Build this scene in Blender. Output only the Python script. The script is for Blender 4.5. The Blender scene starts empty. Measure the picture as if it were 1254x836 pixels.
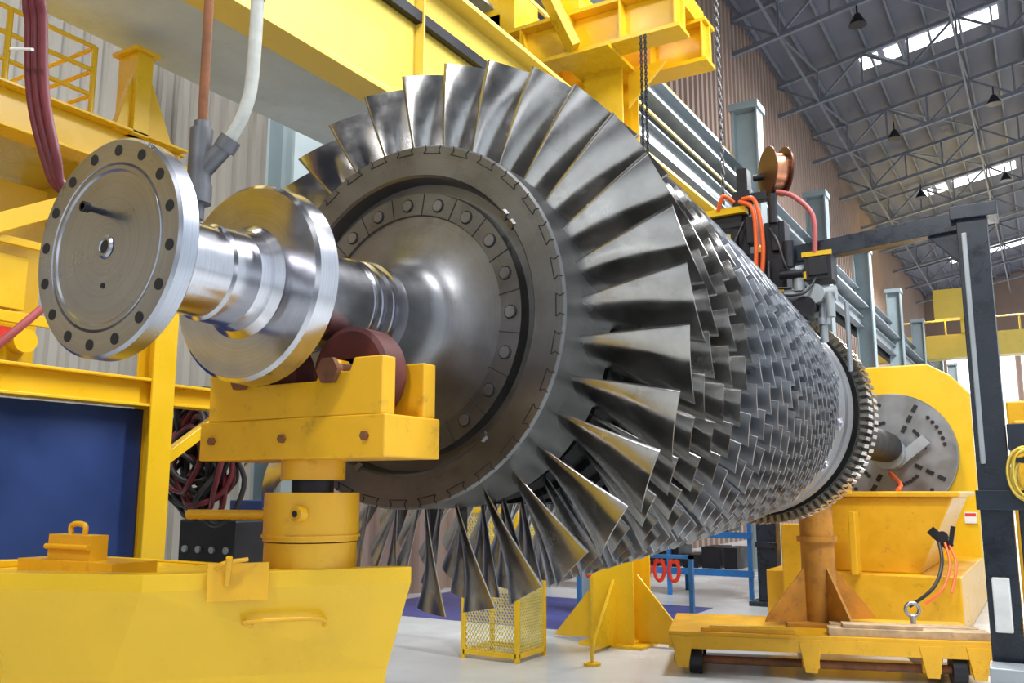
import bpy, math, random
from mathutils import Vector, Matrix
random.seed(3)
V=Vector
RX,RZ=-2.6,2.785
# ---------------------------------------------------------------- materials
def mat(name,col,rough=0.5,metal=0.0,var=0.15,scale=3.0,dirt=None,dirt_amt=0.5,bump=0.0,bscale=40,rvar=0.1,emit=0,turned=0):
    m=bpy.data.materials.new(name); m.use_nodes=True
    nt=m.node_tree; b=nt.nodes['Principled BSDF']; L=nt.links
    tc=nt.nodes.new('ShaderNodeTexCoord')
    n=nt.nodes.new('ShaderNodeTexNoise'); n.inputs['Scale'].default_value=scale; n.inputs['Detail'].default_value=6; n.inputs['Roughness'].default_value=0.6
    L.new(tc.outputs['Object'],n.inputs['Vector'])
    r=nt.nodes.new('ShaderNodeValToRGB')
    c=V(col[:3])
    lo=[max(0,x*(1-var)) for x in c]; hi=[min(1,x*(1+var)) for x in c]
    r.color_ramp.elements[0].position=0.35; r.color_ramp.elements[1].position=0.65
    r.color_ramp.elements[0].color=(*lo,1); r.color_ramp.elements[1].color=(*hi,1)
    L.new(n.outputs['Fac'],r.inputs['Fac'])
    out=r.outputs['Color']
    if dirt:
        n2=nt.nodes.new('ShaderNodeTexNoise'); n2.inputs['Scale'].default_value=scale*2.3; n2.inputs['Detail'].default_value=10; n2.inputs['Roughness'].default_value=0.7
        L.new(tc.outputs['Object'],n2.inputs['Vector'])
        r2=nt.nodes.new('ShaderNodeValToRGB'); r2.color_ramp.elements[0].position=0.52+0.1*(1-dirt_amt); r2.color_ramp.elements[1].position=0.75
        r2.color_ramp.elements[1].color=(dirt_amt,)*3+(1,)
        L.new(n2.outputs['Fac'],r2.inputs['Fac'])
        mx=nt.nodes.new('ShaderNodeMix'); mx.data_type='RGBA'
        L.new(r2.outputs['Color'],mx.inputs[0]); L.new(out,mx.inputs[6]); mx.inputs[7].default_value=(*dirt,1)
        out=mx.outputs[2]
    rfac=n.outputs['Fac']
    if turned:   # lathe-turned concentric tool marks about the rotor axis
        sp=nt.nodes.new('ShaderNodeSeparateXYZ'); L.new(tc.outputs['Object'],sp.inputs[0])
        def mth(op,a,bb=None):
            q=nt.nodes.new('ShaderNodeMath'); q.operation=op
            for i,x in enumerate((a,bb)):
                if x is None: continue
                if isinstance(x,(int,float)): q.inputs[i].default_value=x
                else: L.new(x,q.inputs[i])
            return q.outputs[0]
        dx=mth('SUBTRACT',sp.outputs['X'],RX); dz=mth('SUBTRACT',sp.outputs['Z'],RZ)
        rr=mth('SQRT',mth('ADD',mth('MULTIPLY',dx,dx),mth('MULTIPLY',dz,dz)))
        cb_=nt.nodes.new('ShaderNodeCombineXYZ'); L.new(rr,cb_.inputs[0]); L.new(sp.outputs['Y'],cb_.inputs[1])
        nn=nt.nodes.new('ShaderNodeTexNoise'); nn.inputs['Scale'].default_value=160; nn.inputs['Detail'].default_value=2
        L.new(cb_.outputs[0],nn.inputs['Vector'])
        hs_=nt.nodes.new('ShaderNodeMapRange'); hs_.inputs['From Min'].default_value=.35; hs_.inputs['From Max'].default_value=.65; hs_.inputs['To Min'].default_value=1-.35*turned; hs_.inputs['To Max'].default_value=1+.1*turned
        L.new(nn.outputs['Fac'],hs_.inputs['Value'])
        vm=nt.nodes.new('ShaderNodeVectorMath'); vm.operation='SCALE'; L.new(out,vm.inputs[0]); L.new(hs_.outputs[0],vm.inputs['Scale'])
        out=vm.outputs[0]
    L.new(out,b.inputs['Base Color'])
    b.inputs['Metallic'].default_value=metal
    mr=nt.nodes.new('ShaderNodeMapRange'); mr.inputs['To Min'].default_value=max(0.03,rough-rvar); mr.inputs['To Max'].default_value=min(1,rough+rvar)
    mr.inputs['From Min'].default_value=.3; mr.inputs['From Max'].default_value=.7
    L.new(rfac,mr.inputs['Value']); L.new(mr.outputs['Result'],b.inputs['Roughness'])
    if bump:
        n3=nt.nodes.new('ShaderNodeTexNoise'); n3.inputs['Scale'].default_value=bscale; n3.inputs['Detail'].default_value=4
        L.new(tc.outputs['Object'],n3.inputs['Vector'])
        bp=nt.nodes.new('ShaderNodeBump'); bp.inputs['Strength'].default_value=bump; bp.inputs['Distance'].default_value=0.01
        L.new(n3.outputs['Fac'],bp.inputs['Height']); L.new(bp.outputs['Normal'],b.inputs['Normal'])
    if emit:
        b.inputs['Emission Color'].default_value=(*col,1); b.inputs['Emission Strength'].default_value=emit
    return m
YEL=mat('yellow_paint',(0.78,0.47,0.012),0.30,0,0.04,2.0,(0.5,0.29,0.03),0.2,0.02,30)
YEL2=mat('pale_yellow_paint',(0.74,0.54,0.08),0.40,0,0.05,1.0,(0.45,0.33,0.09),0.25)
YELO=mat('worn_orange_yellow',(0.74,0.39,0.012),0.36,0,0.06,4.0,(0.12,0.06,0.02),0.45,0.04,30)
STEEL=mat('machined_steel',(0.46,0.48,0.54),0.28,1.0,0.08,2.0,(0.27,0.28,0.30),0.3,0,60,0.05,turned=.3)
STEELP=mat('polished_shaft',(0.58,0.58,0.62),0.19,1.0,0.12,3.0,(0.32,0.27,0.2),0.4,0,60,0.05,turned=.2)
DISC=mat('disc_steel',(0.18,0.178,0.175),0.40,0.9,0.2,2.5,(0.09,0.085,0.07),0.65,0.05,50,0.1,turned=.2)
HUB=mat('hub_steel',(0.24,0.24,0.25),0.38,0.9,0.15,2.5,(0.14,0.13,0.11),0.55,0.03,50,0.1,turned=.2)
BLADE=mat('blade_steel',(0.45,0.44,0.43),0.22,1.0,0.22,3.0,(0.18,0.135,0.08),0.6,0.02,40,0.09)
BLADE2=mat('rear_blade_steel',(0.46,0.475,0.51),0.30,1.0,0.12,3.0,(0.25,0.23,0.21),0.4,0,40,0.06)
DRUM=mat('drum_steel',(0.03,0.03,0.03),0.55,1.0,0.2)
DARK=mat('dark_metal',(0.03,0.03,0.035),0.45,0.6)
BLK=mat('black_plastic',(0.015,0.015,0.017),0.5)
BLUEBLK=mat('navy_frame_paint',(0.010,0.016,0.028),0.3,0,0.3,5,(0.05,0.06,0.07),0.4)
GALV=mat('galvanised_steel',(0.36,0.39,0.41),0.45,0.5,0.15,1.5,(0.24,0.24,0.24),0.4)
FIT=mat('cast_fitting',(0.15,0.15,0.16),0.45,0.6,0.2,6)
GALVG=mat('grey_green_paint',(0.31,0.38,0.40),0.5,0,0.1,1)
RED=mat('red_rubber',(0.10,0.018,0.014),0.55,0,0.3,6,(0.04,0.02,0.015),0.6)
HOSER=mat('maroon_hose',(0.13,0.012,0.02),0.45)
PINK=mat('pink_hose_rubber',(0.42,0.09,0.09),0.5)
HOSEW=mat('clear_hose',(0.52,0.52,0.47),0.2,0,0.15,8)
RUST=mat('rusty_steel',(0.20,0.075,0.03),0.75,0.1,0.4,5,(0.09,0.04,0.02),0.7,0.2,30)
COPPER=mat('copper_wire',(0.75,0.33,0.18),0.3,1.0)
ORG=mat('orange_cable',(0.85,0.13,0.02),0.4)
BLUE=mat('blue_panel_paint',(0.012,0.035,0.14),0.45,0,0.2,1.5,(0.02,0.04,0.12),0.4)
BLUE2=mat('blue_shelf',(0.02,0.15,0.42),0.45)
WOOD=mat('timber',(0.46,0.32,0.18),0.8,0,0.25,6,(0.22,0.14,0.07),0.6)
WALLM=mat('beige_cladding',(0.36,0.335,0.29),0.6,0.1,0.08,0.3)
WALLB=mat('brown_cladding',(0.33,0.23,0.18),0.6,0.1,0.1,0.3)
ROOFM=mat('roof_sheet',(0.12,0.12,0.15),0.7,0,0.15,0.15,(0.085,0.08,0.095),0.5)
FACT=mat('dark_blocker_wall',(0.16,0.16,0.17),0.7,0,0.3,0.3)
TRUSS=mat('truss_paint',(0.16,0.17,0.20),0.6)
FLOOR=mat('epoxy_floor',(0.62,0.65,0.66),0.22,0,0.06,0.6,(0.48,0.50,0.50),0.5,0,30,0.08)
MAT=mat('blue_floor_paint',(0.07,0.08,0.28),0.35)
CONC=mat('concrete_beam',(0.50,0.57,0.61),0.6,0.0,0.12,1.2,(0.30,0.33,0.35),0.55,0.3,12)
SKY=mat('skylight_glass',(0.95,0.98,1.0),0.3,emit=3.0)
WHT=mat('white_paint',(0.75,0.75,0.72),0.5)
MESHY=mat('mesh_yellow',(0.72,0.60,0.15),0.5)
DKHOLE=mat('hole_black',(0.01,0.01,0.01),0.7)
SHRED=mat('shackle_red',(0.65,0.04,0.02),.4)

# ---------------------------------------------------------------- builder
def frame(d,up=V((0,0,1))):
    d=d.normalized()
    if abs(d.dot(up))>0.98: up=V((0,1,0))
    s=d.cross(up).normalized(); u=s.cross(d).normalized()
    return s,u
class B:
    def __init__(s): s.v=[];s.f=[];s.s=[]
    def add(s,vs,fs,smooth=False):
        o=len(s.v); s.v+= [tuple(x) for x in vs]
        for f in fs: s.f.append([i+o for i in f]); s.s.append(smooth)
        return s
    def bx(s,x0,x1,y0,y1,z0,z1):
        vs=[(x,y,z) for x in(x0,x1) for y in(y0,y1) for z in(z0,z1)]
        return s.add(vs,[(0,1,3,2),(4,6,7,5),(0,4,5,1),(2,3,7,6),(0,2,6,4),(1,5,7,3)])
    def beam(s,a,b,w,h,up=V((0,0,1))):
        a=V(a);b=V(b);sd,u=frame(b-a,up); sd=sd*w/2;u=u*h/2
        vs=[p+i*sd+j*u for p in(a,b) for i in(-1,1) for j in(-1,1)]
        return s.add(vs,[(0,1,3,2),(4,6,7,5),(0,4,5,1),(2,3,7,6),(0,2,6,4),(1,5,7,3)])
    def ib(s,a,b,w,h,t=0.02,up=V((0,0,1))):
        a=V(a);b=V(b);sd,u=frame(b-a,up)
        s.beam(a,b,t,h-2*t,up); s.beam(a+u*(h/2-t/2),b+u*(h/2-t/2),w,t,up); s.beam(a-u*(h/2-t/2),b-u*(h/2-t/2),w,t,up); return s
    def cyl(s,a,b,r,n=24,r2=None):
        a=V(a);b=V(b); r2=r if r2 is None else r2
        sd,u=frame(b-a); 
        A=[a+r*(math.cos(t)*sd+math.sin(t)*u) for t in [2*math.pi*i/n for i in range(n)]]
        Bq=[b+r2*(math.cos(t)*sd+math.sin(t)*u) for t in [2*math.pi*i/n for i in range(n)]]
        s.add(A+Bq,[(i,(i+1)%n,n+(i+1)%n,n+i) for i in range(n)],True)
        s.add(A,[tuple(range(n-1,-1,-1))]); s.add(Bq,[tuple(range(n))]); return s
    def tube(s,pts,r,n=10,closed=False,res=6):
        P=[V(p) for p in pts]; Q=[]
        m=len(P)
        rng=range(m if closed else m-1)
        for i in rng:
            p0=P[(i-1)%m] if (closed or i>0) else P[i]; p1=P[i]; p2=P[(i+1)%m]; p3=P[(i+2)%m] if (closed or i+2<m) else P[(i+1)%m]
            for k in range(res):
                t=k/res
                Q.append(0.5*((2*p1)+(p2-p0)*t+(2*p0-5*p1+4*p2-p3)*t*t+(3*p1-p0-3*p2+p3)*t**3))
        if not closed: Q.append(P[-1])
        rings=[];M=len(Q);u=None
        for i in range(M):
            d=(Q[(i+1)%M]-Q[i-1]) if closed else (Q[min(i+1,M-1)]-Q[max(i-1,0)])
            d.normalize()
            if u is None: sd,u=frame(d)
            sd=d.cross(u).normalized(); u=sd.cross(d).normalized()
            rings+= [Q[i]+r*(math.cos(2*math.pi*j/n)*sd+math.sin(2*math.pi*j/n)*u) for j in range(n)]
        fs=[]
        for i in range(M if closed else M-1):
            k=(i+1)%M
            for j in range(n): fs.append((i*n+j,i*n+(j+1)%n,k*n+(j+1)%n,k*n+j))
        s.add(rings,fs,True)
        if not closed: s.add(rings[:n],[tuple(range(n))]); s.add(rings[-n:],[tuple(range(n-1,-1,-1))])
        return s
    def prism(s,poly,ext):
        n=len(poly); A=[V(p) for p in poly]; e=V(ext); C=[p+e for p in A]
        s.add(A+C,[(i,(i+1)%n,n+(i+1)%n,n+i) for i in range(n)]+[tuple(range(n-1,-1,-1)),tuple(range(n,2*n))]); return s
    def lathe(s,prof,cx,cz,n=96,smooth=False):
        def ring(y,r): return [(cx+r*math.sin(2*math.pi*i/n),y,cz+r*math.cos(2*math.pi*i/n)) for i in range(n)]
        if smooth:
            vs=[]
            for y,r in prof: vs+=ring(y,r)
            s.add(vs,[(k*n+i,k*n+(i+1)%n,(k+1)*n+(i+1)%n,(k+1)*n+i) for k in range(len(prof)-1) for i in range(n)],True)
        else:
            for (y0,r0),(y1,r1) in zip(prof[:-1],prof[1:]):
                s.add(ring(y0,r0)+ring(y1,r1),[(i,(i+1)%n,n+(i+1)%n,n+i) for i in range(n)],True)
        return s
    def build(s,name,m,parent=None,bevel=0):
        me=bpy.data.meshes.new(name); me.from_pydata(s.v,[],s.f); me.materials.append(m)
        me.polygons.foreach_set('use_smooth',s.s); me.update()
        o=bpy.data.objects.new(name,me); bpy.context.collection.objects.link(o)
        if parent: o.parent=parent
        if bevel:
            md=o.modifiers.new('bev','BEVEL'); md.width=bevel; md.segments=2; md.limit_method='ANGLE'; md.angle_limit=math.radians(50)
        return o
def G(name):
    e=bpy.data.objects.new(name,None); bpy.context.collection.objects.link(e); return e
R=math.radians
# ---------------------------------------------------------------- camera
CAM=V((0,0,2.0)); F=1100.0
cd=bpy.data.cameras.new('camera'); cam=bpy.data.objects.new('camera',cd); bpy.context.collection.objects.link(cam)
cd.sensor_width=36; cd.lens=36*F/1254; cam.location=CAM
cam.rotation_euler=(math.radians(90+9.39),0,math.radians(30.74)); bpy.context.scene.camera=cam
cd.clip_end=400

# ---------------------------------------------------------------- rotor
rotor=G('turbine_rotor')
b=B(); 
b.lathe([(1.77,0.0),(1.77,0.255),(1.765,0.262),(1.765,0.275),(1.775,0.28),(1.765,0.285),(1.765,0.36),(1.775,0.37),(1.835,0.37),(1.845,0.36),(1.845,0.19)],RX,RZ)
b.build('coupling_flange',STEEL,rotor)
b=B()
for i in range(16):
    t=2*math.pi*(i+.3)/16; x=RX+.325*math.sin(t); z=RZ+.325*math.cos(t)
    b.cyl((x,1.763,z),(x,1.78,z),.019,16)
b.cyl((RX,1.766,RZ),(RX,1.78,RZ),.022,16)
b.cyl((RX+.0,1.768,RZ-.13),(RX,1.78,RZ-.13),.01,12)
b.build('bolt_holes',DKHOLE,rotor)
b=B(); b.cyl((RX-.02,1.69,RZ+.12),(RX-.02,1.77,RZ+.12),.011,12); b.cyl((RX-.02,1.69,RZ+.12),(RX-.02,1.71,RZ+.12),.018,12); b.build('flange_stud',DARK,rotor)
b=B(); b.lathe([(1.775,.018),(1.762,.024),(1.762,.032),(1.768,.04)],RX,RZ,32); b.build('centre_boss',STEEL,rotor)
b=B()
b.lathe([(1.845,.19),(1.86,.178),(1.90,.168),(2.16,.168),(2.17,.18),(2.28,.182),(2.33,.195),(2.36,.22)],RX,RZ)
b.build('front_shaft',STEELP,rotor)
b=B(); b.lathe([(2.36,0.2),(2.36,.37),(2.372,.385),(2.46,.39),(2.475,.375),(2.475,.2)],RX,RZ); b.build('thrust_collar',STEELP,rotor)
b=B(); b.lathe([(2.47,.205),(2.90,.205),(2.905,.215),(2.93,.215),(2.935,.20),(2.96,.20),(2.965,.22),(3.0,.22),(3.005,.205),(3.03,.205),(3.035,.228),(3.08,.228),(3.085,.22),(3.12,.22)],RX,RZ); b.build('journal',STEELP,rotor)
b=B(); 
prof=[(3.11,.22),(3.18,.226),(3.24,.237),(3.29,.258),(3.325,.29),(3.348,.33),(3.366,.38),(3.378,.43),(3.385,.49),(3.388,.53)]
b.lathe(prof,RX,RZ,96,True); b.build('hub_cone',HUB,rotor)
b=B(); b.lathe([(3.388,.53),(3.376,.535),(3.376,.64),(3.43,.65),(3.43,.70),(3.375,.712),(3.36,.715)],RX,RZ,96); b.build('disc_web',DISC,rotor)
b=B(); b.lathe([(3.36,.715),(3.345,.725),(3.345,.865),(3.36,.875),(3.80,.875),(3.82,.80)],RX,RZ,128); b.build('disc_rim',DISC,rotor)
b=B()
for i in range(20):
    t=2*math.pi*i/20; x=RX+.585*math.sin(t); z=RZ+.585*math.cos(t)
    b.cyl((x,3.368,z),(x,3.378,z),.027,20)
    b.cyl((x,3.366,z),(x,3.379,z),.023,20)
b.build('disc_plugs',HUB,rotor)
b=B()
for i in range(20):
    t=2*math.pi*(i+.5)/20
    b.beam((RX+.53*math.sin(t),3.3755,RZ+.53*math.cos(t)),(RX+.64*math.sin(t),3.3755,RZ+.64*math.cos(t)),.004,.004,V((0,1,0)))
    t=2*math.pi*i/20; x=RX+.585*math.sin(t); z=RZ+.585*math.cos(t)
    b.tube([(x+.031*math.cos(a),3.375,z+.031*math.sin(a)) for a in [k*math.pi/4 for k in range(8)]],.003,5,True,2)
NB=32
def P(a,r,y=3.3445): return (RX+r*math.sin(a),y,RZ+r*math.cos(a))
for i in range(NB):
    t=2*math.pi*i/NB; w=math.pi/NB
    pts=[P(t-w*.55,.872),P(t-w*.45,.85),P(t-w*.62,.832),P(t+w*.62,.832),P(t+w*.45,.85),P(t+w*.55,.872)]
    for p,q in zip(pts[:-1],pts[1:]): b.beam(p,q,.004,.004,V((0,1,0)))
b.build('dovetail_outlines',DKHOLE,rotor)
b=B()
for ang in (52,57,140,200):
    t=math.radians(ang); 
    b.beam(P(t,.705,3.365),P(t,.74,3.34),.03,.02,V((0,1,0)))
b.build('balance_weights',DISC,rotor)

def blade_row(bb,y,r0,r1,n,c0,c1,g0,g1,nr=5,th=0.06,ph=0.0,cam_=0.10,np_=8,jit=.004):
    xs=[0.5*(1-math.cos(math.pi*k/np_)) for k in range(np_+1)]
    for i in range(n):
        t=2*math.pi*(i+ph)/n + random.uniform(-jit,jit)
        rh=V((math.sin(t),0,math.cos(t))); th_=V((math.cos(t),0,-math.sin(t)))
        vs=[]
        for k in range(nr):
            u=k/(nr-1); r=r0+(r1-r0)*u; c=c0+(c1-c0)*u; g=g0+(g1-g0)*u; T=th*(1-.6*u); cm=cam_*(1-.45*u)
            up=[];lo=[]
            for x in xs:
                yc=4*cm*x*(1-x); yt=T*(1.9*math.sqrt(max(x,0))*(1-x)+.04)
                up.append((x-.5,yc+yt)); lo.append((x-.5,yc-yt*.6))
            loop=up+lo[-2:0:-1]
            cg,sg=math.cos(g),math.sin(g)
            for (a,q) in loop:
                A=c*a; Q=c*q
                vs.append(V((RX,y,RZ))+rh*r+th_*(A*sg+Q*cg)+V((0,1,0))*(A*cg-Q*sg))
        L=len(vs)//nr
        bb.add(vs,[(k*L+j,k*L+(j+1)%L,(k+1)*L+(j+1)%L,(k+1)*L+j) for k in range(nr-1) for j in range(L)],True)
        bb.add(vs[-L:],[tuple(range(L))])
def plate_row(bb,y,r0,r1,n,c0,c1,g0,g1,th,ph):
    # crisp thin blades: pressure face, suction face (two facets) and sharp tip
    for i in range(n):
        t=2*math.pi*(i+ph)/n
        rh=V((math.sin(t),0,math.cos(t))); th_=V((math.cos(t),0,-math.sin(t))); S=[]
        for k in range(3):
            u=k/2; r=r0+(r1-r0)*u; c=c0+(c1-c0)*u; g=g0+(g1-g0)*u; T=th*(1-.35*u)
            cg,sg=math.cos(g),math.sin(g); ring=[]
            for a,q in ((-.5,-.35*T),(-.5,.35*T),(-.15,T+.03*c/c),( .2,T*.8+.025),(.5,.25*T),(.5,-.25*T),(.2,-T*.3+.02),(-.15,-T*.4+.025)):
                A=c*a; Q=c*q
                ring.append(V((RX,y,RZ))+rh*r+th_*(A*sg+Q*cg)+V((0,1,0))*(A*cg-Q*sg))
            S.append(ring)
        for grp,sm in (((0,1),False),((1,2,3,4),True),((4,5),False),((5,6,7,0),True)):
            m=len(grp); vs=[S[k][j] for k in range(3) for j in grp]
            bb.add(vs,[(k*m+j,k*m+j+1,(k+1)*m+j+1,(k+1)*m+j) for k in range(2) for j in range(m-1)],sm)
        bb.add(S[2],[tuple(range(8))])
b=B(); blade_row(b,3.62,.84,1.36,NB,.26,.385,R(22),R(57),8,.038); b.build('fan_blades',BLADE,rotor)
nrow=18; y=3.62; b1=B(); b2=B(); prof=[(3.80,.80)]
for k in range(1,nrow):
    u=k/(nrow-1)
    y+= .355-.18*u
    r0=.85+.08*u; r1=1.335-.25*u
    n=int(40+36*u); c0=.20-.08*u; c1=.26-.115*u
    if k<4: blade_row(b1,y,r0-.02,r1,n,c0,c1,R(30+6*u),R(54-2*u),5,.032,random.random(),.08,8,.001)
    else: plate_row(b2,y,r0-.02,r1,n,c0,c1,R(36),R(50),.05,random.random())
    prof+=[(y-.08,r0-.04),(y-.075,r0),(y+.075,r0),(y+.08,r0-.04)]
YE=y; print('YE',YE)
b1.build('blades_forward_stages',BLADE,rotor); b2.build('blades_rear_stages',BLADE2,rotor)
prof+=[(YE+.12,.96)]
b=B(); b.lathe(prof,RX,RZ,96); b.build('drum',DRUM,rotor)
b=B(); b.lathe([(YE+.11,.7),(YE+.11,1.0),(YE+.13,1.02),(YE+.62,1.02),(YE+.64,1.0),(YE+.70,1.0),(YE+.72,1.03),(YE+.95,1.03),(YE+.97,1.0),(YE+1.2,.98)],RX,RZ,96)
b.build('rear_disc',HUB,rotor)
b=B()
for i in range(16):
    t=2*math.pi*(i+.5)/16
    b.cyl((RX+1.0*math.sin(t),YE+.38,RZ+1.0*math.cos(t)),(RX+1.035*math.sin(t),YE+.38,RZ+1.035*math.cos(t)),.06,20)
    b.cyl((RX+1.0*math.sin(t),YE+.38,RZ+1.0*math.cos(t)),(RX+1.05*math.sin(t),YE+.38,RZ+1.05*math.cos(t)),.03,6)
b.build('rear_disc_bolts',STEEL,rotor)
W0=YE+1.15
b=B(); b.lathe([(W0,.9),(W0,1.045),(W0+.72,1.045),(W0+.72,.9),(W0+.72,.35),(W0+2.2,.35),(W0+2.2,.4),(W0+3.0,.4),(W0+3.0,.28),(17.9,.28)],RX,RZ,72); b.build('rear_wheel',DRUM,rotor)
b=B()
for i in range(96):
    for q,yy in enumerate((W0+.05,W0+.38)): 
        t=2*math.pi*(i+.5*q)/96; 
        b.beam((RX+1.04*math.sin(t),yy+.13,RZ+1.04*math.cos(t)),(RX+1.125*math.sin(t),yy+.13,RZ+1.125*math.cos(t)),.036,.24,V((0,1,0)))
b.build('rear_wheel_teeth',mat('tooth_bronze_steel',(.40,.365,.31),.25,1.0,.2),rotor)

# ---------------------------------------------------------------- roller support stand
st=G('roller_support_stand')
b=B(); b.bx(-3.08,-2.09,2.60,2.95,2.12,2.28)
def cheek(y0):
    poly=[(-3.04,2.28),(-3.04,2.48),(-2.80,2.50),(-2.76,2.42),(-2.44,2.42),(-2.40,2.50),(-2.34,2.50),(-2.32,2.45),(-2.27,2.45),(-2.25,2.50),(-2.11,2.50),(-2.11,2.28)]
    b.prism([(x,y0,z) for x,z in poly],(0,.08,0))
cheek(2.605); cheek(2.865)
b.build('saddle',YELO,st,.006)
b=B()
for x in (-2.36,-2.84):
    b.lathe([(2.70,.06),(2.70,.17),(2.71,.19),(2.83,.19),(2.84,.17),(2.84,.06)],x,2.455,48)
b.build('rollers',RED,st)
b=B()
for x in (-2.36,-2.84): b.cyl((x,2.585,2.455),(x,2.965,2.455),.04,20); b.cyl((x,2.575,2.455),(x,2.60,2.455),.055,6)
for x in (-3.0,-2.6,-2.18): b.cyl((x,2.585,2.20),(x,2.61,2.20),.018,6)
b.build('roller_axles',RUST,st)
b=B(); b.cyl((RX,2.78,2.04),(RX,2.78,2.12),.13,32); b.cyl((RX,2.78,1.80),(RX,2.78,1.99),.19,40); b.cyl((RX,2.78,1.815),(RX,2.78,1.825),.197,40); b.cyl((RX,2.78,1.62),(RX,2.78,1.795),.185,40)
b.cyl((-3.15,2.62,1.90),(-2.72,2.72,1.90),.02,12); b.cyl((-2.5,2.58,1.91),(-2.5,2.62,1.91),.03,12)
b.build('jack_column',YELO,st,.004)
b=B(); b.cyl((RX,2.78,1.97),(RX,2.78,2.05),.085,24); b.cyl((-2.5,2.575,1.91),(-2.5,2.585,1.91),.012,12); b.build('jack_screw',DARK,st)
top=[(-4.6,1.50),(-3.37,1.97),(-2.83,2.17),(-2.22,2.95),(-2.50,3.32),(-4.6,3.32)]
bot=[(-4.6,1.60,1.30),(-3.55,2.02,1.30),(-3.04,2.21,1.30),(-2.34,2.96,1.30),(-2.58,3.27,1.30),(-4.6,3.27,1.30)]
low=[(-4.4,2.0,0.0),(-3.4,2.3,0.0),(-3.05,2.45,0.0),(-2.6,2.95,0.0),(-2.7,3.25,0.0),(-4.4,3.25,0.0)]
b=B(); n=6
def inset(p,d):
    c=V((-3.3,2.8)); q=V(p); return tuple(q+(c-q).normalized()*d)
dk=[(*inset(p,.10),1.62) for p in top]
t0=[(*inset(p,.10),1.70) for p in top[:4]]+[(*inset(p,.10),1.63) for p in top[4:]]
t1=[(x,y,1.70) for x,y in top[:4]]+[(x,y,1.63) for x,y in top[4:]]
rim=[(x,y,1.64) for x,y in top[:4]]+[(x,y,1.62) for x,y in top[4:]]
vs=dk+t0+t1+rim+bot+low
b.add(vs,[tuple(range(n))]+[(k*n+i,k*n+(i+1)%n,(k+1)*n+(i+1)%n,(k+1)*n+i) for k in range(5) for i in range(n)]+[tuple(range(6*n-1,5*n-1,-1))])
b.build('base_box',YEL,st,.008)
b=B()
b.bx(-3.95,-3.3,2.38,2.6,1.62,1.705); b.bx(-3.80,-3.50,2.42,2.5,1.705,1.81)
b.tube([(-3.70,2.46,1.80),(-3.70,2.46,1.85),(-3.61,2.46,1.85),(-3.61,2.46,1.80)],.012,8); b.cyl((-3.80,2.41,1.76),(-3.50,2.41,1.76),.012,8)
b.prism([(-2.68,2.33,1.735),(-2.545,2.50,1.735),(-2.545,2.50,1.60),(-2.68,2.33,1.60)],(.015,-.012,0))
b.cyl((-2.62,2.37,1.66),(-2.58,2.34,1.76),.012,10); b.tube([(-2.65,2.34,1.72),(-2.60,2.34,1.74),(-2.56,2.41,1.75)],.008,8)
b.tube([(-2.62,2.50,1.50),(-2.60,2.46,1.52),(-2.44,2.66,1.52),(-2.45,2.71,1.49)],.009,8)
b.build('lifting_lugs',YELO,st,.003)

# ---------------------------------------------------------------- oil pipe above shaft
pp=G('lubrication_pipe'); px=-2.57
b=B(); b.tube([(px,2.10,3.30),(px-.002,2.10,3.8),(px-.01,2.10,5.5)],.018,10); b.build('rusty_pipe',RUST,pp)
b=B(); b.cyl((px,2.10,3.08),(px,2.10,3.30),.042,20); b.cyl((px,2.10,3.02),(px,2.10,3.09),.048,20); b.cyl((px,2.10,3.13),(px+.09,2.14,3.24),.034,16); b.cyl((px,2.1,2.96),(px,2.1,3.04),.025,16); b.cyl((px,2.10,3.30),(px,2.1,3.33),.03,16); b.cyl((px+.08,2.136,3.22),(px+.105,2.145,3.26),.04,16)
b.build('y_fitting',FIT,pp)
b=B(); b.tube([(px+.09,2.14,3.24),(px+.15,2.16,3.36),(px+.175,2.17,3.55),(px+.18,2.17,4.2),(px+.19,2.17,5.5)],.024,12); b.build('clear_hose',HOSEW,pp)
b=B(); b.cyl((px+.178,2.17,3.80),(px+.179,2.17,3.88),.03,14); b.build('hose_clamp',DARK,pp)

hs=G('maroon_hoses'); b=B()
for k in range(3):
    o=k*.055
    b.tube([(-4.02+o,2.22,6.2),(-4.02+o,2.22,4.5),(-4.04+o,2.26,4.2),(-4.04+o,2.3,3.85),(-3.98+o*.8,2.36,3.55),(-3.92+o*.3,2.42,3.40),(-3.7,2.6,3.30-o*.5)],.022,10)
b.build('hose',HOSER,hs)
b=B(); b.tube([(-4.05,2.19,4.05),(-3.87,2.19,4.0)],.008,8); b.build('hose_tie',WHT,hs)
ph=G('pink_air_hose')
b=B(); b.tube([(-5.0,2.0,2.62),(-4.7,2.2,2.55),(-4.5,2.35,2.57),(-4.35,2.45,2.72),(-4.3,2.6,2.9)],.022,8); b.build('hose',PINK,ph)

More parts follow.
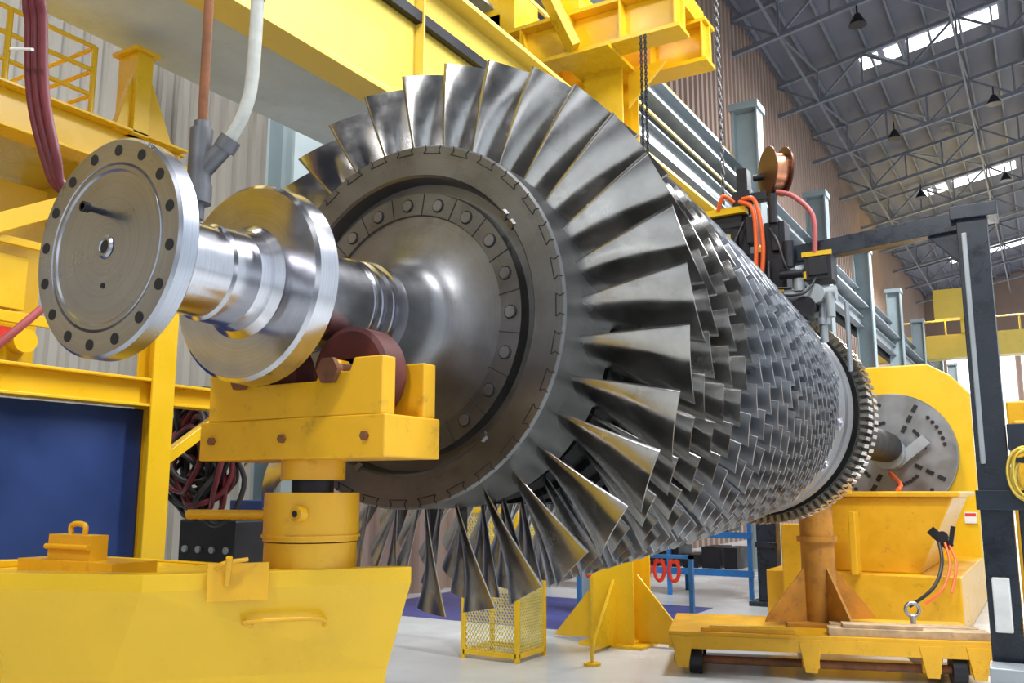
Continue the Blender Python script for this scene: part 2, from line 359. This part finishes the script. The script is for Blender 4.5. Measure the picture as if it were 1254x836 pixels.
# ---------------------------------------------------------------- left yellow platform
pl=G('yellow_access_platform'); b=B()
b.ib((-5.5,-2,2.68),(-5.5,4.2,2.68),.16,.2,.02)
b.ib((-5.5,4.22,0),(-5.5,4.22,4.4),.19,.19,.02,V((1,0,0)))
b.ib((-5.5,-2,4.38),(-5.5,4.3,4.38),.2,.3,.02)
b.ib((-7.5,4.25,4.38),(-5.5,4.25,4.38),.2,.3,.02)
b.bx(-7.5,-5.6,-2,4.2,4.5,4.53)
b.bx(-5.62,-5.58,-2,4.2,3.05,3.12); b.bx(-5.62,-5.58,-2,3.4,3.55,3.60); b.beam((-5.55,2.2,3.2),(-5.55,4.2,4.3),.05,.12)
for yy in (2.2,2.95,3.55):
    b.cyl((-5.5,yy,4.5),(-5.5,yy,5.05),.02,10)
for zz in (4.7,4.88,5.05): b.cyl((-5.5,-2,zz),(-5.5,3.55,zz),.016,10); b.cyl((-7.4,3.55,zz),(-5.5,3.55,zz),.016,10)
b.prism([(-5.5,3.70,4.5),(-5.5,3.85,5.05),(-5.5,3.93,5.05),(-5.5,4.20,4.5)],(.06,0,0))
b.bx(-5.62,-5.4,3.82,3.95,4.5,5.12); b.bx(-5.65,-5.37,3.78,3.99,5.12,5.15)
b.beam((-5.5,4.3,2.2),(-5.5,5.1,2.75),.08,.08); b.ib((-5.5,4.3,2.68),(-5.5,6.2,2.68),.16,.16)
b.bx(-6.1,-5.65,1.2,3.3,3.15,3.5); b.bx(-6.0,-5.7,2.0,3.35,2.8,3.1); b.bx(-6.3,-6.0,1.2,3.6,2.8,4.1)
b.cyl((-5.7,3.3,2.95),(-5.6,3.3,2.95),.08,16)
b.ib((-6.4,0,3.9),(-6.4,4.2,3.9),.12,.2)
b.build('frame',YEL,pl,.004)
b=B()
for k in range(5): b.bx(-5.62,-5.57,-2+k*1.24,-2+k*1.24+1.23,0.05,2.57)
b.build('blue_panels',BLUE,pl,.004)
b=B(); b.cyl((-5.65,2.9,3.35),(-5.60,2.9,3.35),.06,16); b.bx(-5.65,-5.6,3.1,3.2,2.95,3.02); b.build('red_button',SHRED,pl)

# ---------------------------------------------------------------- crane girder + column
cg=G('overhead_crane_girder'); b=B()
b.bx(-4.62,-4.58,-8,19,5.30,6.55); b.bx(-4.75,-4.45,-8,19,5.24,5.29); b.bx(-4.78,-4.40,-8,19,6.55,6.60)
for k in range(7): b.bx(-4.58,-4.48,-6+k*4.0,-5.98+k*4.0,5.29,6.55)
b.build('web_and_flanges',YEL2,cg,.004)
b=B(); b.bx(-4.57,-4.50,-8,19,6.12,6.22); b.bx(-4.6,-4.48,-8,19,6.6,6.68); b.build('rail',DARK,cg)
b=B(); b.bx(-5.80,-4.78,-8,8.0,5.30,5.9); b.build('grey_beam',CONC,cg,.01)

col=G('crane_support_column'); b=B(); cx,cy=-5.08,11.4
b.ib((cx,cy,0),(cx,cy,8.0),.6,.6,.03,V((0,1,0)))
b.bx(cx-.45,cx+.45,cy-.4,cy+.4,0,.04)
for sx in (1,-1):
    b.prism([(cx+sx*.25,cy-.05,.04),(cx+sx*1.0,cy-.05,.04),(cx+sx*.25,cy-.05,.9)],(0,.04,0))
b.prism([(cx,cy-.25,.04),(cx,cy-1,.04),(cx,cy-.25,.9)],(.04,0,0))
hx0,hx1=-6.9,-3.7
for yb in (cy-.9,cy+.2):
    b.bx(hx0,hx1,yb,yb+.4,8.0,8.06); b.bx(hx0,hx1,yb,yb+.4,8.6,8.66); b.bx(hx0,hx1,yb+.18,yb+.22,8.06,8.6)
    for k in range(5): b.bx(hx0+k*.78,hx0+.03+k*.78,yb,yb+.4,8.06,8.6)
for x in (-6.6,-5.3,-4.0): b.bx(x-.15,x+.15,cy-.9,cy+.6,8.66,8.95)
b.bx(-6.9,-6.2,cy-.9,cy-.2,8.66,9.3)
b.prism([(cx+.3,cy-.1,8.0),(cx+.9,cy-.1,8.0),(cx+.3,cy-.1,7.4)],(0,.05,0)); b.prism([(cx-.3,cy-.1,8.0),(cx-.9,cy-.1,8.0),(cx-.3,cy-.1,7.4)],(0,.05,0))
b.bx(cx-.4,cx+.4,cy-1.0,cy+.5,7.94,8.0)
b.beam((cx-.1,cy-1.0,8.0),(-6.0,cy-1.6,10.2),.35,.12)
b.build('column_and_head',YEL,col,.005)
def chain(bb,x,y,z0,z1,s=.05,t=.009):
    k=0; z=z0
    while z<z1:
        if k%2: pts=[(x+s*.5*math.cos(a),y,z+s*math.sin(a)) for a in [q*math.pi/3 for q in range(6)]]
        else: pts=[(x,y+s*.5*math.cos(a),z+s*math.sin(a)) for a in [q*math.pi/3 for q in range(6)]]
        bb.tube(pts,t,5,True,1); z+=s*1.45; k+=1
ch=G('hoist_chain'); b=B(); chain(b,-2.5,8.2,4.75,8.2,.038,.008); b.build('chain',FIT,ch)
ch2=G('hoist_chain'); b=B(); chain(b,-4.2,10.4,5.0,7.95,.03,.010); chain(b,-4.14,10.4,5.0,7.95,.03,.010); b.build('chain',DARK,ch2)

# ---------------------------------------------------------------- runway
rw=G('crane_runway'); b=B()
for yy in (14.0,23.8,32.5,41.5,51,61,72,84): 
    b.ib((-6.5,yy,0),(-6.5,yy,12.4),.6,.7,.05,V((1,0,0))); b.bx(-6.9,-6.1,yy-.4,yy+.4,12.4,12.6)
b.ib((-8.2,8.2,0),(-8.2,8.2,9),.5,.5,.04,V((1,0,0)))
b.build('columns',GALVG,rw)
b=B()
b.ib((-6.9,4,10.6),(-6.9,100,10.6),.5,.5,.04); b.ib((-6.7,4,9.3),(-6.7,100,9.3),.3,.5,.04); b.bx(-7.0,-6.3,4,100,9.9,9.98)
b.build('cable_tray',GALV,rw)
b=B(); b.bx(-7.2,-7.0,4,100,8.9,11.0); b.bx(-6.8,-6.7,4,100,10.0,10.3); b.build('cables',DARK,rw)
b=B(); b.bx(-6.4,-6.35,4,24,9.5,9.56); b.bx(-6.9,-6.8,4,24,11.0,11.1)
b.build('yellow_rail',YEL2,rw)

# ---------------------------------------------------------------- building
def corrug(name,x,y0,y1,z0,z1,m,per=.3,dep=.06):
    b=B(); vs=[];fs=[]; y=y0; pts=[]
    while y<y1:
        pts+=[(x,y),(x,y+per*.4),(x+dep,y+per*.5),(x+dep,y+per*.9)]; y+=per
    for p in pts: vs+=[(p[0],p[1],z0),(p[0],p[1],z1)]
    for i in range(len(pts)-1): fs.append((2*i,2*i+2,2*i+3,2*i+1))
    b.add(vs,fs); return b.build(name,m)
corrug('wall_left',-11,-12,12,0,23.7,WALLM)
corrug('wall_left_upper',-11,12,110,0,23.7,WALLB,.6,.12)
b=B(); b.bx(-11.3,16,110,110.3,0,30); b.build('wall_back',WALLB)
b=B(); b.bx(-11.3,16,-12.3,-12,0,28); b.build('unseen_dark_wall',FACT)  # unseen wall behind the camera, added to block sky light and darken reflections
b=B()
for k in range(4): b.bx(-9+k*6,-5+k*6,-12,-11.9,3,7)
b.build('unseen_glow_panes',mat('glow_pane',(.9,.95,1),.3,emit=1.5))  # unseen glowing panes, added on the dark wall for bright reflections
b=B(); 
for k in range(6): b.bx(-9+k*3.6,-6+k*3.6,109.8,109.95,2,18)
b.build('window_1',SKY)
b=B(); b.bx(-11.5,16,-12,111,-.2,0); b.build('floor',FLOOR)
b=B(); b.bx(-10.5,-5.2,12.0,15.5,0,.006); b.build('floor_marking',MAT)
def rz(x): return 23.7+.18*(x+11)
b=B(); b.add([(-11.3,-12,rz(-11.3)),(16,-12,rz(16)),(16,111,rz(16)),(-11.3,111,rz(-11.3)),(-11.3,-12,rz(-11.3)+.2),(16,-12,rz(16)+.2),(16,111,rz(16)+.2),(-11.3,111,rz(-11.3)+.2)],[(0,1,2,3),(7,6,5,4),(0,3,7,4),(1,5,6,2)])
b.build('ceiling',ROOFM)
b=B()
for (ya,yb) in ((47.2,48.7),(71.8,73.7),(95,97.5)):
    for xa,xb in ((-6.9,-6.0),(-5.7,-5.0),(-4.6,-.4)):
        e=.12
        b.add([(xa,ya,rz(xa)-e),(xb,ya,rz(xb)-e),(xb,yb,rz(xb)-e),(xa,yb,rz(xa)-e)],[(0,1,2,3)])
b.build('window_2',SKY)
tr=G('roof_trusses'); b=B()
for yy in range(22,110,8):
    X=[-11+2.2*k for k in range(12)]
    for i in range(len(X)-1):
        t0_=V((X[i],yy,rz(X[i])-.5)); t1_=V((X[i+1],yy,rz(X[i+1])-.5)); c0=V((X[i],yy,rz(X[i])-2.2)); c1=V((X[i+1],yy,rz(X[i+1])-2.2))
        b.beam(t0_,t1_,.18,.18); b.beam(c0,c1,.2,.2); b.beam(c0,t1_,.1,.1) if i%2 else b.beam(t0_,c1,.1,.1); b.beam(c0,t0_,.1,.1)
        if i%3==1: b.beam(c0,c0+V((0,8,0)),.1,.1); b.beam(c0,t0_+V((0,8,0)),.08,.08)
        if i%3==2: b.beam(t0_+V((0,0,.1)),t0_+V((4.4,8,.9)),.08,.08)
for k in range(18):
    x=-10.5+1.4*k; b.beam((x,-12,rz(x)-.2),(x,110,rz(x)-.2),.1,.22)
b.build('truss_members',TRUSS,tr)
hl=G('hanging_hall_lamps'); b=B(); 
for x,yy in ((-5.5,38),(-6,52),(-6,64),(-1,52),(-1,66)):
    z=rz(x)-3.2; b.cyl((x,yy,z+.5),(x,yy,z+1.0),.04,8); b.cyl((x,yy,z),(x,yy,z+.5),.38,20,.12)
b.build('shades',DARK,hl)
fc=G('bridge_crane'); b=B()
b.bx(-10.8,10,68,69.5,11.0,12.6); b.bx(-10.8,10,70.8,71.5,11.4,12.4)
for k in range(14): b.cyl((-10+1.5*k,68,12.6),(-10+1.5*k,68,13.6),.05,6)
b.cyl((-10.8,68,13.6),(10,68,13.6),.05,6); b.bx(-4.5,-2.5,67.5,71,12.6,14.2)
b.build('bridge',YEL2,fc)
b=B(); b.bx(-6.0,-3.5,66.5,67.5,13.5,15.5); b.build('hoist_house',YEL2,fc)

# ---------------------------------------------------------------- lathe
la=G('heavy_lathe'); b=B()
pts=[(-3.95,0),(-3.95,4.4),(-1.9,4.4),(-1.5,4.15),(-1.2,3.8),(-1.2,0)]
b.prism([(x,18.8,z) for x,z in pts],(0,1.6,0)); b.build('headstock',YEL,la,.03)
b=B(); b.lathe([(18.3,.0),(18.3,.2),(18.55,.2),(18.55,1.13),(18.57,1.15),(18.78,1.15)],RX,RZ-.1,72); b.build('faceplate',mat('faceplate_iron',(.30,.31,.33),.4,1.0,.12),la)
b=B()
for q in range(4):
    for k in range(3):
        r=.45+.22*k; t=math.pi/2*q+.5
        b.beam((RX+r*math.sin(t),18.53,RZ-.1+r*math.cos(t)),(RX+(r+.14)*math.sin(t),18.53,RZ-.1+(r+.14)*math.cos(t)),.07,.06,V((0,1,0)))
    for k in range(6):
        t=math.pi/2*q+.8+.12*k
        b.cyl((RX+.95*math.sin(t),18.5,RZ-.1+.95*math.cos(t)),(RX+.95*math.sin(t),18.56,RZ-.1+.95*math.cos(t)),.035,10)
        b.cyl((RX+.6*math.sin(t),18.5,RZ-.1+.6*math.cos(t)),(RX+.6*math.sin(t),18.56,RZ-.1+.6*math.cos(t)),.035,10)
b.build('faceplate_slots',DKHOLE,la)
b=B(); b.beam((RX+.1,18.3,RZ-.3),(RX+.65,18.3,RZ+.15),.14,.2); b.cyl((RX,18.0,RZ-.1),(RX,18.35,RZ-.1),.3,24); b.build('drive_dog',GALV,la)
b=B(); b.bx(-3.9,-1.2,14.2,18.8,0,.8); b.prism([(-3.4,14.5,1.9),(-1.25,14.5,1.9),(-1.75,14.5,.8),(-3.0,14.5,.8)],(0,2.6,0)); b.bx(-3.4,-1.15,14.4,17.2,1.9,1.98)
b.bx(-3.6,-2.9,14.0,14.2,0,1.5); b.bx(-2.6,-2.5,13.9,14.2,.8,1.7)
b.build('lathe_bed',YELO,la,.02)
b=B(); b.beam((-1.55,14.2,1.45),(-1.3,14.2,1.2),.06,.12); b.beam((-1.3,14.2,1.25),(-1.25,14.2,1.5),.06,.1); b.cyl((-1.4,14.15,1.35),(-1.4,14.25,1.35),.08,14); b.build('hose_bracket',DARK,la)
b=B(); b.tube([(-1.38,14.2,1.3),(-1.3,13.9,1.0),(-1.38,13.6,.7),(-1.6,13.5,.5)],.02,8); b.tube([(-1.32,14.2,1.25),(-1.22,13.9,1.0),(-1.28,13.6,.65)],.02,8); b.tube([(-2.55,17.9,2.3),(-2.3,17.2,2.1),(-2.25,16.5,2.0)],.04,8); b.build('orange_hoses',ORG,la)
b=B(); b.tube([(-1.45,14.2,1.3),(-1.4,13.9,1.0),(-1.5,13.6,.7),(-1.8,13.5,.45)],.025,8);  b.build('black_hoses',BLK,la)
b=B(); b.bx(-1.45,-1.25,18.77,18.8,1.4,1.6); b.build('label',WHT,la)
b=B(); b.bx(-1.44,-1.26,18.765,18.775,1.53,1.58); b.build('label_stripe',SHRED,la)

# ---------------------------------------------------------------- trolley
tl=G('rail_trolley')
M=Matrix.Translation((-2.45,11.0,0))@Matrix.Rotation(R(17),4,'Z')
def place(bb,name,m,bev=0):
    o=bb.build(name,m,tl,bev); o.data.transform(M); return o
b=B(); b.bx(-1.65,1.65,-.75,.75,.40,.46); b.bx(-1.65,1.65,-.76,-.66,.28,.42); b.bx(-1.65,1.65,.66,.76,.28,.42)
for x in (-1.5,-.15,1.05,1.5): b.bx(x-.09,x+.09,-.72,.72,.12,.40); b.prism([(x-.12,-.77,.4),(x+.12,-.77,.4),(x+.06,-.77,.08),(x-.06,-.77,.08)],(0,.05,0))
b.bx(-1.3,-.3,-.7,-.6,.46,.50); b.cyl((-1.2,-.8,.53),(-.3,-.8,.53),.02,8)
place(b,'deck',YELO,.004)
b=B(); 
for x in (-1.36,1.32):
    for y in (-.6,.6): b.cyl((x-.07,y,.15),(x+.07,y,.15),.15,24); b.cyl((x-.09,y,.15),(x+.09,y,.15),.05,12)
place(b,'wheels',DARK)
b=B(); b.cyl((-1.6,-.62,.15),(1.5,-.62,.15),.045,12)
place(b,'axle',RUST)
b=B(); b.bx(.05,1.64,-.70,-.45,.46,.54); b.bx(.1,1.6,-.40,-.15,.46,.54); b.bx(.2,1.0,-.66,-.44,.54,.58); place(b,'timber_planks',WOOD,.004)
PED=mat('worn_pedestal',(0.46,0.20,0.02),.6,0,.2,3,(.15,.055,.02),.9,.1,30)
b=B(); b.cyl((.05,.2,.46),(.05,.2,1.95),.19,28); b.cyl((.05,.2,1.40),(.05,.2,1.46),.23,28); b.bx(-.35,.4,-.15,.55,.46,.50)
for a in range(4):
    t=a*math.pi/2+.4; c,s_=math.cos(t),math.sin(t)
    b.prism([(.05+.15*c,.2+.15*s_,.5),(.05+.70*c,.2+.70*s_,.5),(.05+.66*c,.2+.66*s_,.58),(.05+.15*c,.2+.15*s_,1.15)],(-.03*s_,.03*c,0))
place(b,'pedestal',PED,.004)
b=B(); b.bx(-.45,.45,.0,.4,1.95,2.15)
place(b,'pedestal_saddle',YELO,.01)
b=B(); b.tube([(.95+.07*math.cos(a),-.4,.72+.07*math.sin(a)) for a in [k*math.pi/4 for k in range(8)]],.02,8,True,3); b.cyl((.95,-.4,.54),(.95,-.4,.66),.03,12); place(b,'eye_bolt',STEEL)

# ---------------------------------------------------------------- gantry frame w/ welding head
gf=G('welding_gantry'); b=B()
b.bx(-.50,-.28,7.9,8.1,0,4.2); b.beam((-1.9,8.0,4.06),(-.3,8.0,4.18),.14,.15); b.bx(-.54,-.2,7.85,8.15,4.16,4.27); b.prism([(-.48,7.98,3.8),(-.48,7.98,4.1),(-.75,7.98,4.1)],(0,.04,0))
b.bx(-.24,-.14,7.9,8.1,0,2.0); b.bx(-.27,-.1,7.85,8.1,2.3,2.5); b.bx(-.52,-.1,7.86,7.9,1.85,2.0)
b.build('frame',BLUEBLK,gf,.005)
b=B(); b.bx(-.47,-.43,7.885,7.9,2.2,4.05); b.bx(-.5,-.1,7.5,7.8,0,.75); b.bx(-.46,-.14,7.48,7.5,.1,.65); b.build('cable_chute',GALV,gf,.01)
b=B(); b.bx(-.46,-.34,7.85,7.9,.95,1.35); b.build('junction_box',WHT,gf,.01)
b=B()
b.beam((-2.25,8.0,4.06),(-1.5,8.0,4.06),.1,.14)
b.bx(-2.30,-2.2,7.95,8.1,3.85,4.95); b.bx(-2.33,-2.17,7.9,8.12,4.55,4.72); b.bx(-2.55,-2.25,7.9,8.1,4.38,4.50); b.bx(-2.2,-1.95,7.95,8.05,4.62,4.70)
b.bx(-2.36,-2.30,7.9,8.0,4.1,4.35); b.bx(-2.2,-2.12,7.85,8.0,4.2,4.45)
b.bx(-1.70,-1.47,7.8,8.05,3.78,4.02); b.bx(-1.66,-1.5,7.78,7.8,3.82,3.98)
b.bx(-2.05,-1.87,7.9,8.1,3.75,4.38); b.bx(-2.1,-1.7,7.9,8.1,3.58,3.70); b.bx(-1.98,-1.92,7.85,7.9,4.1,4.5); b.cyl((-1.95,7.85,4.35),(-1.95,7.85,4.62),.04,12)
b.bx(-2.15,-2.05,7.88,8.05,3.9,4.1); b.cyl((-1.82,7.8,3.92),(-1.82,7.8,4.15),.05,14); b.cyl((-1.9,7.78,3.85),(-1.7,7.78,3.85),.04,14)
b.cyl((-2.15,8,4.85),(-1.9,8,4.85),.03,10); b.cyl((-1.7,7.75,3.55),(-1.7,8.05,3.55),.09,16); b.build('welding_head',DARK,gf,.006)
b=B()
def yawcyl(bb,c,ax,l,r,n=32):
    c=V(c);a=V(ax).normalized(); bb.cyl(c-a*l/2,c+a*l/2,r,n)
yawcyl(b,(-1.94,7.97,4.87),(.8,.6,0),.13,.165); b.build('wire_spool',COPPER,gf)
b=B(); 
for s_ in (-1,1): yawcyl(b,V((-1.94,7.97,4.87))+V((.8,.6,0))*.075*s_,(.8,.6,0),.012,.225)
b.build('spool_flanges',mat('spool_rim',(.10,.035,.02),.4,.5),gf)
b=B(); b.cyl((-1.58,7.9,3.25),(-1.58,7.9,3.65),.035,14); b.cyl((-1.88,7.85,3.66),(-1.45,7.85,3.66),.065,18); b.cyl((-1.62,7.78,3.66),(-1.62,7.95,3.66),.085,18); b.cyl((-1.75,7.82,3.70),(-1.75,7.82,3.84),.05,14); b.cyl((-1.5,7.82,3.45),(-1.5,7.82,3.66),.04,14); b.cyl((-1.40,8.0,3.0),(-1.40,8.0,3.6),.02,10); b.cyl((-1.58,7.9,3.40),(-1.58,7.9,3.46),.06,14); b.build('torch_pipe',GALV,gf)
b=B(); b.tube([(-2.22,7.85,4.62),(-2.1,7.8,4.58),(-2.05,7.8,4.35),(-2.04,7.8,4.1),(-2.07,7.8,3.8)],.02,8); b.tube([(-2.25,7.85,4.6),(-2.12,7.8,4.5),(-2.1,7.8,4.2),(-2.12,7.8,3.85)],.02,8); b.tube([(-2.3,7.85,4.6),(-2.38,7.8,4.66),(-2.45,7.85,4.55)],.02,8); b.build('orange_cable',ORG,gf)
b=B(); b.tube([(-1.9,7.8,4.62),(-1.75,7.8,4.55),(-1.6,7.8,4.35),(-1.6,7.8,4.02)],.022,8); b.build('pink_hose',PINK,gf)
b=B(); b.tube([(-1.98,7.82,4.3),(-1.9,7.75,4.15),(-1.85,7.75,3.95),(-1.8,7.8,3.85)],.012,6); b.tube([(-2.2,7.82,3.9),(-2.0,7.72,3.75),(-1.8,7.75,3.72)],.012,6); b.tube([(-2.0,7.82,4.0),(-1.95,7.7,3.7),(-1.7,7.7,3.65),(-1.6,7.8,3.8)],.012,6); b.tube([(-2.22,7.85,4.4),(-2.3,7.75,4.1),(-2.15,7.75,3.85),(-2.0,7.8,3.8)],.014,6); b.build('black_leads',BLK,gf)
b=B(); b.bx(-1.71,-1.46,7.785,7.8,3.99,4.03); b.bx(-2.6,-2.2,7.85,8.0,4.5,4.56); b.bx(-2.1,-1.9,7.87,7.9,3.72,3.76); b.bx(-1.72,-1.68,7.785,7.8,3.8,3.86); b.build('yellow_block',YEL,gf)
yc=G('yellow_cable_coil'); b=B()
for k in range(9):
    r=.10+random.uniform(0,.05); ox=random.uniform(-.02,.02); oz=random.uniform(-.03,.03)
    b.tube([(-.17+ox+r*.7*math.cos(a),7.82-.014*k,2.10+oz+r*1.3*math.sin(a)) for a in [q*math.pi/4 for q in range(8)]],.009,6,True,3)
b.build('coil',YEL2,yc)
b=B(); b.bx(-.22,-.12,7.69,7.9,2.2,2.24); b.build('hook',DARK,yc)
cb=G('control_cabinet'); b=B(); b.bx(-.35,1.0,10.5,11.2,0,2.9); b.bx(-.3,.3,10.46,10.5,.2,2.7); b.build('body',YELO,cb,.02)

# ---------------------------------------------------------------- mesh guard
mg=G('mesh_guard'); b=B()
x0,x1,y0,y1,h=-6.3,-5.55,9.45,10.1,1.75
for x in (x0,x1):
    for y in (y0,y1): b.bx(x-.025,x+.025,y-.025,y+.025,0,h)
for z in (.08,h):
    for y in (y0,y1): b.bx(x0,x1,y-.025,y+.025,z-.03,z+.03)
    for x in (x0,x1): b.bx(x-.025,x+.025,y0,y1,z-.03,z+.03)
b.build('frame',YEL,mg,.003)
b=B(); N=26
for k in range(-N,N):
    for sgn in (1,-1):
        w=x1-x0; zs=k*.07
        za,zb=(zs,zs+w*1.6) if sgn>0 else (zs+w*1.6,zs)
        f=lambda z:(z-za)/(zb-za)
        t0,t1=sorted((f(.1),f(h-.03))); t0=max(0,t0);t1=min(1,t1)
        if t0<t1:
            w2=y1-y0
            b.beam((x0+w*t0,y0,za+(zb-za)*t0),(x0+w*t1,y0,za+(zb-za)*t1),.009,.009)
            b.beam((x1,y0+w2*t0,za+(zb-za)*t0),(x1,y0+w2*t1,za+(zb-za)*t1),.009,.009)
b.build('mesh',MESHY,mg)

# ---------------------------------------------------------------- shackle rack etc
sr=G('shackle_rack'); b=B()
b.bx(-6.2,-4.4,12.3,12.36,1.05,1.10); b.bx(-6.2,-6.14,12.3,12.36,0,1.1); b.bx(-4.46,-4.4,12.3,12.36,0,1.1); b.build('rail',BLUE2,sr)
b=B()
for k in range(7):
    x=-6.0+k*.22
    b.tube([(x-.03,12.33,1.04),(x-.075,12.33,.9),(x-.05,12.33,.78),(x,12.33,.74),(x+.05,12.33,.78),(x+.075,12.33,.9),(x+.03,12.33,1.04)],.028,8)
    b.cyl((x-.08,12.33,1.0),(x+.08,12.33,1.0),.022,8)
b.build('shackles',SHRED,sr)
sh=G('storage_shelving'); b=B()
for k in range(4):
    for y in (17,18): b.bx(-9.8+k*1.6,-9.72+k*1.6,y,y+.06,0,2.2)
for z in (.4,1.1,1.8): b.bx(-9.8,-4.9,16.98,17.04,z,z+.12)
b.build('frame',BLUE2,sh)
b=B()
for z in (.52,1.22):
    x=-9.6
    while x<-5.4:
        w=random.uniform(.2,.5); b.bx(x,x+w,17.1,17.9,z,z+random.uniform(.2,.45)); x+=w+.08
b.build('stored_parts',DARK,sh)
ec=G('machine_leg'); b=B(); b.bx(-4.6,-4.25,16.2,16.5,0,2.2); b.bx(-4.75,-4.1,16.1,16.6,0,.08); b.bx(-4.62,-4.23,16.17,16.2,1.0,1.1); b.build('post',BLUEBLK,ec,.01)
yp=G('safety_post'); b=B(); b.cyl((-4.75,9.8,0),(-4.75,9.8,1.0),.02,10); b.cyl((-4.75,9.8,0),(-4.75,9.8,.03),.1,16); b.build('post',YEL,yp)
wm=G('welding_machine'); b=B()
b.bx(-6.6,-5.9,5.4,6.1,.9,1.75); b.bx(-6.65,-5.85,5.35,6.15,0,.9); b.tube([(-6.4,5.4,1.75),(-6.4,5.4,1.95),(-6.1,5.4,1.95),(-6.1,5.4,1.75)],.02,8)
b.build('body',DARK,wm,.02)
b=B(); 
for k in range(4): b.cyl((-6.5+k*.17,5.38,1.5),(-6.5+k*.17,5.41,1.5),.03,12)
b.build('knobs',GALV,wm)
cc=G('cable_bundle'); b=B(); b2_=B()
for k in range(24):
    r=random.uniform(.25,.45); cz=2.3+random.uniform(-.3,.2); cx=-6.0+random.uniform(-.15,.1)
    (b if k%3 else b2_).tube([(cx+.8*r*math.cos(a),5.0+random.uniform(-.1,.1)+k*.010,cz+1.0*r*math.sin(a)) for a in [q*math.pi/4 for q in range(8)]],.022,7,True,4)
b.build('black_cables',BLK,cc); b2_.build('red_cables',HOSER,cc)
bc=G('blue_cabinet'); b=B(); b.bx(-7.2,-6.3,6.5,7.1,0,1.9); b.bx(-7.18,-6.77,6.47,6.5,.1,1.8); b.bx(-6.73,-6.32,6.47,6.5,.1,1.8); b.build('body',BLUE,bc,.01)

# ---------------------------------------------------------------- lights
w=bpy.data.worlds.new('world'); bpy.context.scene.world=w; w.use_nodes=True
bg=w.node_tree.nodes['Background']; bg.inputs['Color'].default_value=(0.80,0.90,1.0,1); bg.inputs['Strength'].default_value=1.15
def area(name,loc,tgt,size,e,col=(.97,.98,1),sy=None):
    l=bpy.data.lights.new(name,'AREA'); l.energy=e; l.color=col; l.size=size
    if sy: l.shape='RECTANGLE'; l.size_y=sy
    o=bpy.data.objects.new(name,l); bpy.context.collection.objects.link(o); o.location=loc
    o.rotation_euler=(V(tgt)-V(loc)).to_track_quat('-Z','Y').to_euler(); return o
area('added_area_light',(1,2,13),(-3,4,1),.5,850,sy=4)  # added strip light without a fixture, for crisp blade highlights
area('added_area_light.001',(-3,14,14),(-3,12,1),2,1600)  # this and the lights below are added to brighten the hall, no fixtures
area('added_area_light.002',(-8,3,12),(-6,4,2),2,500)
area('added_area_light.003',(2,40,18),(-3,40,1),4,5000)
area('added_area_light.004',(-3,70,18),(-3,70,1),4,6000)
area('added_area_light.005',(3,8,11),(-3,7,2),.4,1200,sy=4)  # added narrow strip, gives the blades bright streaks
area('added_area_light.006',(-1,-5,10),(-3,4,2),1.0,450)
sc=bpy.context.scene; sc.view_settings.view_transform='Standard'; sc.view_settings.look='None'
